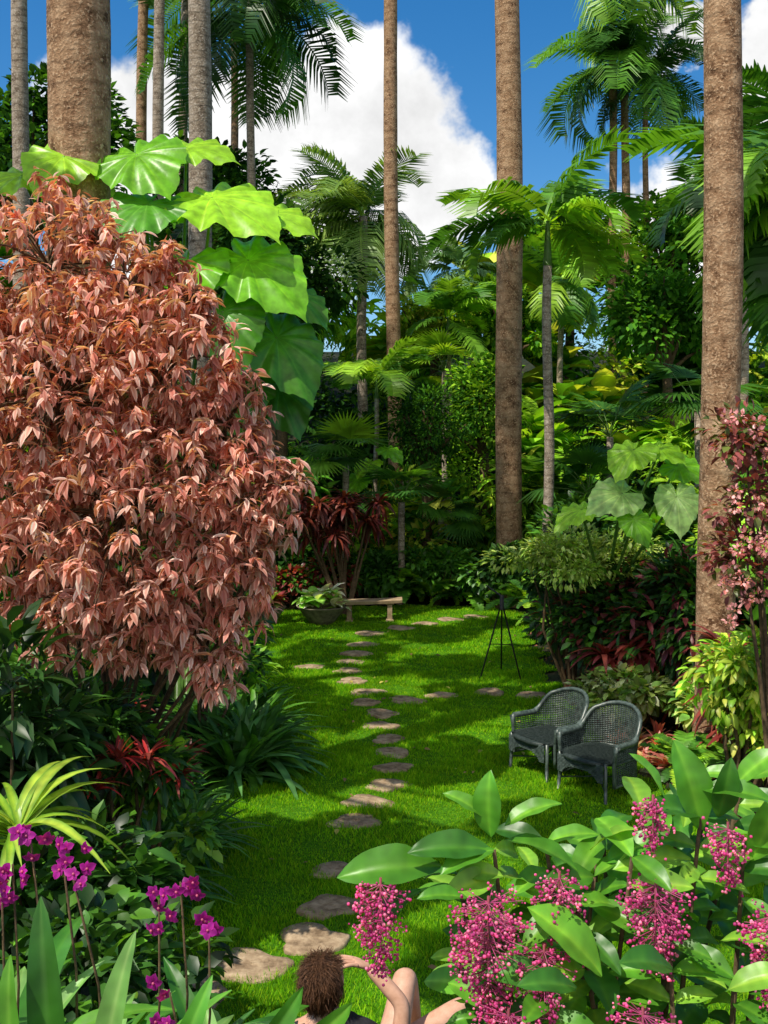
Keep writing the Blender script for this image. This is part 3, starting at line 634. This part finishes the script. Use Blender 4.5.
# ---------------------------------------------------------------- foreground right: medinilla
MG=[(.075,.25,.02),(.12,.34,.028),(.045,.17,.02),(.19,.41,.04)]
ML=leafT(.25,12,1.0,.30,.30,9,cm=(1.7,1.35,1.3),ce=(.95,.95,.9),wave=.06,pw=.75,ribs=.12)
mb=MB()
def mleaf(b,t,wd=1.,c=None):
    b=np.array(b,float); t=np.array(t,float); d=t-b; L=np.linalg.norm(d)
    up=np.array([rng.uniform(-.5,.5),-.5+rng.uniform(-.4,.4),.9])
    wd=wd*rng.uniform(.8,1.05)
    mb.inst(ML,frames(d[None],up[None],np.array([L*wd]),np.array([L]),np.array([L])),b[None],pick(MG,1,.2) if c is None else np.array([c]))
for b,t,wd in [((.95,3,2.46),(.90,2.95,2.74),.85),((.84,3,2.55),(.78,3,2.72),.9),((1.06,3,2.6),(1.15,2.95,2.74),.9),((.95,3,2.58),(1.14,2.9,2.63),.8),((1.1,3,2.37),(1.17,2.9,2.6),.9),
 ((.32,3,2.44),(.29,2.95,2.64),1.),((.36,3,2.43),(.58,2.9,2.45),.85),((.40,2.8,2.32),(.64,2.7,2.22),1.),((.32,3,2.4),(.08,2.9,2.48),.85),((.17,3,2.35),(-.14,2.9,2.41),.75),((.11,3,2.28),(-.08,2.9,2.22),.9),
 ((.92,3,2.37),(.68,2.9,2.44),.9),((.98,3,2.25),(1.05,2.9,2.42),.9),((.36,3,2.47),(.52,3,2.59),.8),((.62,3,2.4),(.72,2.95,2.53),.9),((.3,3,2.5),(.19,3,2.6),.8),((.24,2.9,2.3),(.1,2.85,2.36),.8),((.5,2.6,2.2),(.36,2.5,2.3),.9),((.75,2.6,2.25),(.62,2.5,2.36),.9),((.86,2.5,2.25),(1.0,2.45,2.35),.9),((.2,2.7,2.02),(.42,2.6,2.0),.9),((.62,2.5,2.05),(.8,2.4,2.12),.9),((.66,3,2.36),(.84,2.95,2.5),.9),((1.0,3,2.5),(1.02,2.9,2.68),.9)]:
    mleaf(b,t,wd)
heads=[(.33,3.0,2.40),(.22,3.0,2.33),(.95,3.0,2.50),(1.08,3.0,2.42),(.62,2.95,2.34),(.45,2.75,2.15),(.80,2.8,2.22),(.98,2.8,2.12),(1.12,2.8,2.2),(.62,2.7,2.0),(.82,2.6,1.98),(1.0,2.6,2.0),(.42,2.6,1.95),(1.25,3.1,2.5),(.7,3.3,2.30),(1.1,3.4,2.4),(.5,3.3,2.2),(.55,2.85,2.3),(.9,3.2,2.36),(.72,2.9,2.42),(.35,2.85,2.05),(.65,2.4,2.02),(.9,2.4,2.08),(.38,2.5,2.0),(.75,2.5,1.95),(.5,3.1,2.38),(1.0,3.3,2.5),(.8,3.1,2.48),(.25,3.1,2.2),(1.15,3.2,2.55),(.85,2.9,2.34),(.68,3.1,2.4)]
for h in heads:
    h=np.array(h); b=np.array([h[0]*.75+.2+rng.uniform(-.1,.1),h[1]+.15,1.0]); m=(b+h)/2+rng.normal(size=3)*.05
    mb.tube([b,m,h],[.012,.009,.006],8,(.10,.06,.03),1)
    for j in range(6):
        f=1-j*.13; q=m*(1-f)+h*f
        a=rng.uniform(0,3.14)
        for sgn in (1,-1):
            L=rng.uniform(.12,.22); dd=np.array([math.cos(a)*sgn,math.sin(a)*sgn*.8,rng.uniform(-.25,.6)]); dd/=np.linalg.norm(dd)
            if q[0]+dd[0]*L<.10 and q[2]<2.12: continue
            mleaf(q,q+dd*L,rng.uniform(.8,1.0))
pans=[(.29,2.78,2.34,.30,.098),(-.01,2.9,2.34,.24,.066),(.76,2.8,2.38,.22,.085),(.33,2.65,2.10,.2,.09),(.58,2.5,2.10,.2,.085),(.88,2.45,2.10,.2,.085),(1.05,2.7,2.34,.22,.075),(1.0,2.4,1.98,.2,.075),(.50,2.85,2.38,.16,.065),(1.10,2.6,2.28,.18,.075),(.66,2.55,2.16,.16,.075),(.78,2.9,2.58,.12,.045),(.98,2.85,2.52,.14,.05),(.44,2.75,2.22,.16,.07),(.70,2.4,1.98,.18,.075),(.50,2.45,1.98,.14,.07)]
for (x,y,z,H,R) in pans:
    mb.tube([(x,y,z+.02),(x,y,z),(x,y,z-H)],[.004,.004,.002],5,(.5,.15,.2),0)
    tiers=int(H/.018)
    for q in range(tiers):
        f=q/max(1,tiers-1); rad=R*(.55+.6*math.sin(math.pi*min(1,f*.8+.25)))*(1.05-f*.45); zz=z-f*H; nb=int(6+9*rad/.08)
        for a in rng.uniform(0,6.28,nb):
            ra=rad*rng.uniform(.4,1.15)
            end=np.array([x+ra*math.cos(a),y+ra*math.sin(a),zz-rng.uniform(0,.03)]); 
            mb.tube([(x,y,zz),end],.0013,3,(.5,.10,.24),0,cap=False)
            n=4; pp=end+rng.normal(size=(n,3))*.010; s=rng.uniform(.0024,.0056,n)
            R_=np.eye(3)[None]*s[:,None,None]; mb.inst(BEAD,R_,pp,pick([(.70,.13,.38),(.58,.07,.28),(.80,.30,.52),(.46,.04,.22)],n,.2),2)
mb.build('medinilla_shrub',[GLOSS,STEM,PETAL])

# ---------------------------------------------------------------- foreground left: strap leaves and orchids
BS=leafT(.085,12,.7,.6,.45,9,cm=(1.4,1.2,1.4),ce=(1.,1.,1.),wave=.08,pw=.55,ribs=.08)
BS2=leafT(.08,12,.7,.25,.45,9,cm=(1.5,1.25,1.5),ce=(.9,.95,.9),wave=.06,pw=.55,ribs=.08)
mb=MB(); GL=[(.07,.24,.02),(.11,.31,.03),(.045,.17,.02),(.17,.36,.08)]
for p in [(-.9,2.6,1.75),(-.75,2.75,1.70),(-.70,2.6,1.66),(-.6,2.85,1.64),(-1.05,2.8,1.8),(-.5,2.95,1.6),(-.85,3.0,1.7),(-.45,2.8,1.62)]:
    rosette(mb,p,15,BS,.55,GL,(.25,1.15),1.)
    rosette(mb,p,2,BS2,.5,GL,(1.0,1.4),1.)
for b,t in [((-.84,2.55,1.95),(-.88,2.5,2.46)),((-.90,2.5,1.9),(-.96,2.4,2.34)),((-.74,2.6,1.9),(-.70,2.6,2.34)),((-.6,2.6,1.85),(-.46,2.6,2.22)),((-.5,2.6,1.80),(-.17,2.75,2.12)),((-.45,2.7,1.8),(-.02,2.9,2.00)),((-.4,2.6,1.75),(-.1,2.6,1.98)),((-.2,2.6,1.78),(.12,2.6,1.96)),((-.1,2.55,1.76),(.2,2.5,1.92))]:
    b=np.array(b);t=np.array(t);L=np.linalg.norm(t-b)
    mb.inst(BS2,frames((t-b)[None],np.array([[rng.uniform(-.4,.6),-1,.4]]),np.array([L*1.1]),np.array([L]),np.array([L])),b[None],pick(GL,1))
mb.build('strap_leaf_plant',[GLOSS])
PT=leafT(.34,5,.9,.3,.2,5,cm=(.7,.7,.75),ce=1.15,wave=.15)
mb=MB()
for (bx_,x,y,z,nf) in [(-1.1,-1.04,2.8,2.42,6),(-1.0,-.99,2.8,2.50,4),(-1.15,-1.07,2.8,2.34,6),(-.8,-.88,2.8,2.42,3),(-.7,-.63,2.8,2.32,5),(-.6,-.57,2.8,2.37,4),(-.55,-.49,2.8,2.26,4),(-.6,-.60,2.8,2.06,3),(-.9,-.94,2.9,2.46,3)]:
    b=np.array([bx_,2.95,1.5]); e=np.array([x,y,z]); mb.tube([b,(b+e)/2+[.02,0,.1],e+[0,0,.02]],[.005,.004,.003],6,(.05,.03,.03),1)
    for i in range(nf+1):
        c=e+rng.normal(size=3)*np.array([.03,.02,.03]); face=nrm(np.array([rng.uniform(-.9,.9),-1,rng.uniform(-.6,.7)]))
        a1=nrm(np.cross(face,[0,0,1])); a2=np.cross(a1,face); ang=rng.uniform(0,6)+np.arange(5)*2*np.pi/5+rng.uniform(-.2,.2,5)
        d=np.cos(ang)[:,None]*a1+np.sin(ang)[:,None]*a2+face*.3; s=rng.uniform(.018,.032,5)
        mb.inst(PT,frames(d,np.broadcast_to(face,(5,3)),s*1.1,s,s),np.broadcast_to(c,(5,3)),pick([(.50,.02,.36),(.42,.015,.30)],5,.2),0)
        mb.inst(BEAD,np.eye(3)[None]*.004,(c+face*.005)[None],np.array([(.6,.15,.3)]),0)
mb.build('orchid_plant',[PETAL,STEM])

# ---------------------------------------------------------------- reclining person
SKIN=solidmat('skin',(.56,.30,.20),(.68,.40,.28),30,.5,.05,.003); SHIRT=solidmat('black_shirt',(.012,.012,.014),(.03,.03,.035),25,.9,.4,.01)
HAIR=solidmat('brown_hair',(.04,.017,.008),(.16,.07,.03),60,.5,.8,.01,stretch=(1,1,.25)); SHORTS=solidmat('dark_shorts',(.02,.02,.03),(.05,.05,.06),25)
def skinmesh(name,verts,edges,rad,mats,root=0,sub=2,parent=None,classify=None):
    me=bpy.data.meshes.new(name); me.from_pydata([tuple(v) for v in verts],edges,[]); o=bpy.data.objects.new(name,me); sc.collection.objects.link(o)
    md=o.modifiers.new('s','SKIN'); md.use_smooth_shade=True
    for i,s in enumerate(me.skin_vertices[0].data):
        r=rad[i]; s.radius=r if isinstance(r,tuple) else (r,r); s.use_root=(i==root)
    sb=o.modifiers.new('ss','SUBSURF'); sb.levels=sub; sb.render_levels=sub
    dg=bpy.context.evaluated_depsgraph_get(); m2=bpy.data.meshes.new_from_object(o.evaluated_get(dg)); o.modifiers.clear(); o.data=m2
    m2.materials.clear()
    for m in mats: m2.materials.append(m)
    for p in m2.polygons:
        p.use_smooth=True
        p.material_index=classify(p.center) if classify else 0
    if parent: o.parent=parent
    return o
P=bpy.data.objects.new('reclining_person',None); sc.collection.objects.link(P)
V=[(-.12,4.25,.92),(-.16,4.18,1.08),(-.20,4.10,1.24),(-.22,4.05,1.33),(-.235,4.04,1.41),(-.24,4.05,1.48),
 (-.05,4.07,1.31),(.05,4.03,1.20),(.08,4.08,1.42),(-.035,4.12,1.53),(-.07,4.13,1.555),
 (-.38,4.05,1.31),(-.50,4.10,1.15),(-.44,4.28,1.00),(-.34,4.40,.98),
 (-.04,4.30,.90),(.05,4.50,1.08),(.10,4.66,1.25),(.13,4.82,1.00),(.16,4.94,.75),(.19,5.05,.68),
 (-.18,4.30,.90),(.10,4.60,.95),(.38,4.72,1.06),(.42,4.95,.85),(.44,5.10,.64),(.47,5.22,.58)]
E=[(0,1),(1,2),(2,3),(3,4),(4,5),(3,6),(6,7),(7,8),(8,9),(9,10),(3,11),(11,12),(12,13),(13,14),(0,15),(15,16),(16,17),(17,18),(18,19),(19,20),(0,21),(21,22),(22,23),(23,24),(24,25),(25,26)]
Rd=[.13,.115,.13,.09,.05,.055,.058,.045,.037,.032,.024,.058,.045,.035,.025,.085,.072,.058,.05,.036,.03,.085,.07,.056,.05,.036,.03]
def cls(c):
    if c.y>4.42 and c.z>.0: return 0 if (Vector((c.x,c.y,c.z))-Vector((-.12,4.25,.92))).length>.30 else 2
    if c.z>1.37 and c.x<-.17: return 0
    if c.x>.0 and c.z>1.28: return 0
    if c.x>-.17 and c.z>1.40: return 0
    if c.z<.98: return 2
    return 1
skinmesh('body',V,E,Rd,[SKIN,SHIRT,SHORTS],0,2,P,cls)
def headmesh():
    mb=MB(); nlat,nlon=22,32; la=np.linspace(.02,np.pi-.02,nlat); lo=np.linspace(0,2*np.pi,nlon,endpoint=False)
    LA,LO=np.meshgrid(la,lo,indexing='ij'); x=np.sin(LA)*np.cos(LO); y=np.sin(LA)*np.sin(LO); z=np.cos(LA)
    X=.077*x; Y=.095*y; Z=.118*z
    fr=np.clip(y,0,1)
    X*=1-.22*np.clip(-z,0,1)*1.0; Y*=1-.05*np.clip(-z,0,1)
    nose=.026*np.exp(-((X/.014)**2))*np.exp(-(((Z+.018)/.024)**2))*fr; brow=.007*np.exp(-(((Z-.022)/.012)**2))*fr
    eye=-.009*(np.exp(-(((X-.031)/.013)**2))+np.exp(-(((X+.031)/.013)**2)))*np.exp(-((Z/.012)**2))*fr
    lip=.007*np.exp(-((X/.024)**2))*np.exp(-(((Z+.06)/.009)**2))*fr; chin=.01*np.exp(-((X/.03)**2))*np.exp(-(((Z+.095)/.018)**2))*fr
    Y+=nose+brow+eye+lip+chin
    mb.raw(np.stack([X,Y,Z],-1).reshape(-1,3),grid_faces(nlat,nlon,True)[:,::-1])
    o=mb.build('head',[SKIN],P)
    e=MB()
    for s in (-1,1):
        e.inst(BEAD,np.diag([.010,.016,.028])[None],np.array([[s*.080,0,-.005]]),np.ones((1,3)),0)
        e.inst(BEAD,np.diag([.011,.008,.007])[None],np.array([[s*.031,.082,.0]]),np.ones((1,3)),0)
    e2=e.build('ears_and_eyes',[SKIN],P)
    h=MB(); n=6000
    u=nrm(rng.normal(size=(n*3,3))); k=(u[:,2]>-.35)&((u[:,1]<.25)|(u[:,2]>.55)); u=u[k][:n]; n=len(u)
    pos=u*np.array([.083,.101,.123])*rng.uniform(.98,1.04,(n,1))+np.array([0,-.004,.004])
    d=nrm(np.cross(np.cross(u,[0,.3,1.]),u)*-1+rng.normal(size=(n,3))*.3+u*.06)
    s=rng.uniform(.03,.06,n); h.inst(L_LA,frames(d,u,s*.14,s,s*.5),pos,np.ones((n,3)))
    la2=np.linspace(.02,1.75,12); LA,LO=np.meshgrid(la2,lo,indexing='ij'); x=np.sin(LA)*np.cos(LO); y=np.sin(LA)*np.sin(LO); z=np.cos(LA)
    lim_=np.where(y>.25,np.minimum(1,1-.12*np.clip(1.0-z,0,1)),1)
    h.raw(np.stack([.082*x,.099*y*lim_-.005,.122*z+.003],-1).reshape(-1,3),grid_faces(12,nlon,True)[:,::-1])
    h2=h.build('hair',[HAIR],P)
    for q in (o,e2,h2): q.location=(-.245,4.06,1.515); q.rotation_euler=(math.radians(20),0,math.radians(-35))
headmesh()
def hand(w,fdir,pdir,sgn):
    w=np.array(w);f=nrm(fdir);p=nrm(pdir);sd=nrm(np.cross(f,p))*sgn
    V=[w-f*.01,w+f*.035,w+f*.075]; E=[(0,1),(1,2)]; R=[(.022,.017),(.034,.014),(.036,.012)]
    skinmesh('palm',V,E,R,[SKIN],0,2,P)
    for i,(off,ln) in enumerate(((-.030,.066),(-.010,.076),(.010,.072),(.028,.056))):
        b=w+f*.07+sd*off; a=b+f*ln*.45+p*.006+sd*off*.25; c=a+f*ln*.30+p*.018; t=c+f*ln*.15+p*.02
        skinmesh('finger_%d'%(i+1),[b-f*.02,b,a,c,t],[(0,1),(1,2),(2,3),(3,4)],[.009,.0095,.0088,.008,.0065],[SKIN],0,1,P)
    b=w+f*.015-sd*.022; skinmesh('thumb',[b,b+f*.022-sd*.022+p*.006,b+f*.05-sd*.034+p*.012,b+f*.07-sd*.036+p*.018],[(0,1),(1,2),(2,3)],[.012,.012,.0105,.008],[SKIN],0,1,P)
hand((-.07,4.13,1.555),(-.75,-.25,.35),(-.6,-.2,-.6),1)
hand((-.34,4.40,.98),(.5,.8,-.2),(0,0,-1),1)
for a,b in (((.16,4.94,.73),(.22,5.14,.63)),((.44,5.10,.62),(.50,5.31,.56))):
    a=np.array(a);b=np.array(b); skinmesh('foot',[a+[0,-.03,-.03],a*.5+b*.5,b],[(0,1),(1,2)],[(.035,.035),(.038,.028),(.036,.015)],[SKIN],0,2,P)
P.location=(0,0,-.085)
mb=MB(); box(mb,(-.1,4.45,.635),(1.2,1.1,.18),bev=.03); mb.build('stone_ledge',[STONE],smooth=False)

# ---------------------------------------------------------------- light, sky, camera
S=Vector((-.36,-.34,.86)).normalized()
el=math.asin(S.z); az=math.atan2(S.x,S.y)
sun=bpy.data.lights.new('sun','SUN'); sun.energy=5.0; sun.angle=math.radians(.5); sun.color=(1,.93,.80)
so=bpy.data.objects.new('sun',sun); sc.collection.objects.link(so); so.rotation_euler=(-S).to_track_quat('-Z','Y').to_euler(); so.location=(-10,-10,30)
w=bpy.data.worlds.new('World'); sc.world=w; w.use_nodes=True; nt=w.node_tree; N=nt.nodes; L=nt.links; N.clear()
out=N.new('ShaderNodeOutputWorld'); bg=N.new('ShaderNodeBackground'); bg.inputs[1].default_value=.13
sky=N.new('ShaderNodeTexSky'); sky.sky_type='NISHITA'; sky.sun_disc=False; sky.sun_elevation=el; sky.sun_rotation=az; sky.air_density=1.0; sky.dust_density=.3; sky.ozone_density=2.5
hs=N.new('ShaderNodeHueSaturation'); hs.inputs['Saturation'].default_value=1.4; hs.inputs['Value'].default_value=1.12
L.new(sky.outputs[0],hs.inputs['Color'])
tc=N.new('ShaderNodeTexCoord')
n1=N.new('ShaderNodeTexNoise'); n1.inputs['Scale'].default_value=7; n1.inputs['Detail'].default_value=6; n1.inputs['Roughness'].default_value=.6
L.new(tc.outputs['Generated'],n1.inputs['Vector'])
sb=N.new('ShaderNodeVectorMath'); sb.operation='SUBTRACT'; sb.inputs[1].default_value=(.5,.5,.5); L.new(n1.outputs['Color'],sb.inputs[0])
sl=N.new('ShaderNodeVectorMath'); sl.operation='SCALE'; sl.inputs['Scale'].default_value=.2; L.new(sb.outputs[0],sl.inputs[0])
ad=N.new('ShaderNodeVectorMath'); ad.operation='ADD'; L.new(tc.outputs['Generated'],ad.inputs[0]); L.new(sl.outputs[0],ad.inputs[1])
prev=None
blobs=[((-.17,1,.24),.16),((-.03,1,.28),.11),((.035,1,.25),.085),((-.07,1,.33),.065),((.27,1,.41),.035),((.40,1,.38),.06),((-.24,1,.28),.10),((.32,1,.2),.09),((-.9,1,.3),.3),((0,-1,.6),.75),((-.6,.1,1),.3)]  # rear and overhead blobs are unseen clouds, added to lift the ambient light
for (v,r) in blobs:
    c=Vector(v).normalized()
    ds=N.new('ShaderNodeVectorMath'); ds.operation='DISTANCE'; ds.inputs[1].default_value=c; L.new(ad.outputs[0],ds.inputs[0])
    mr=N.new('ShaderNodeMapRange'); mr.interpolation_type='SMOOTHSTEP'; mr.inputs[1].default_value=r*1.12; mr.inputs[2].default_value=r*.85; mr.inputs[3].default_value=0; mr.inputs[4].default_value=1
    L.new(ds.outputs['Value'],mr.inputs[0])
    if prev is None: prev=mr.outputs[0]
    else:
        m=N.new('ShaderNodeMath'); m.operation='MAXIMUM'; L.new(prev,m.inputs[0]); L.new(mr.outputs[0],m.inputs[1]); prev=m.outputs[0]
cr=N.new('ShaderNodeMapRange'); cr.inputs[1].default_value=.3; cr.inputs[2].default_value=.6; cr.inputs[3].default_value=6.0; cr.inputs[4].default_value=9.0; L.new(n1.outputs['Fac'],cr.inputs[0])
cc=N.new('ShaderNodeCombineColor'); 
for i in range(3): L.new(cr.outputs[0],cc.inputs[i])
mx=N.new('ShaderNodeMix'); mx.data_type='RGBA'; L.new(prev,mx.inputs[0]); L.new(hs.outputs[0],mx.inputs[6]); L.new(cc.outputs[0],mx.inputs[7])
L.new(mx.outputs[2],bg.inputs[0]); L.new(bg.outputs[0],out.inputs[0])
cam=bpy.data.cameras.new('camera'); co=bpy.data.objects.new('camera',cam); sc.collection.objects.link(co); sc.camera=co
co.location=(0,0,3.6); co.rotation_euler=(math.radians(90),0,0); cam.sensor_fit='AUTO'; cam.sensor_width=36; cam.lens=1000/1024*36; cam.shift_y=-62/1024; cam.clip_end=2000; cam.clip_start=.05
sc.view_settings.view_transform='Standard'; sc.view_settings.look='None'; sc.view_settings.exposure=0
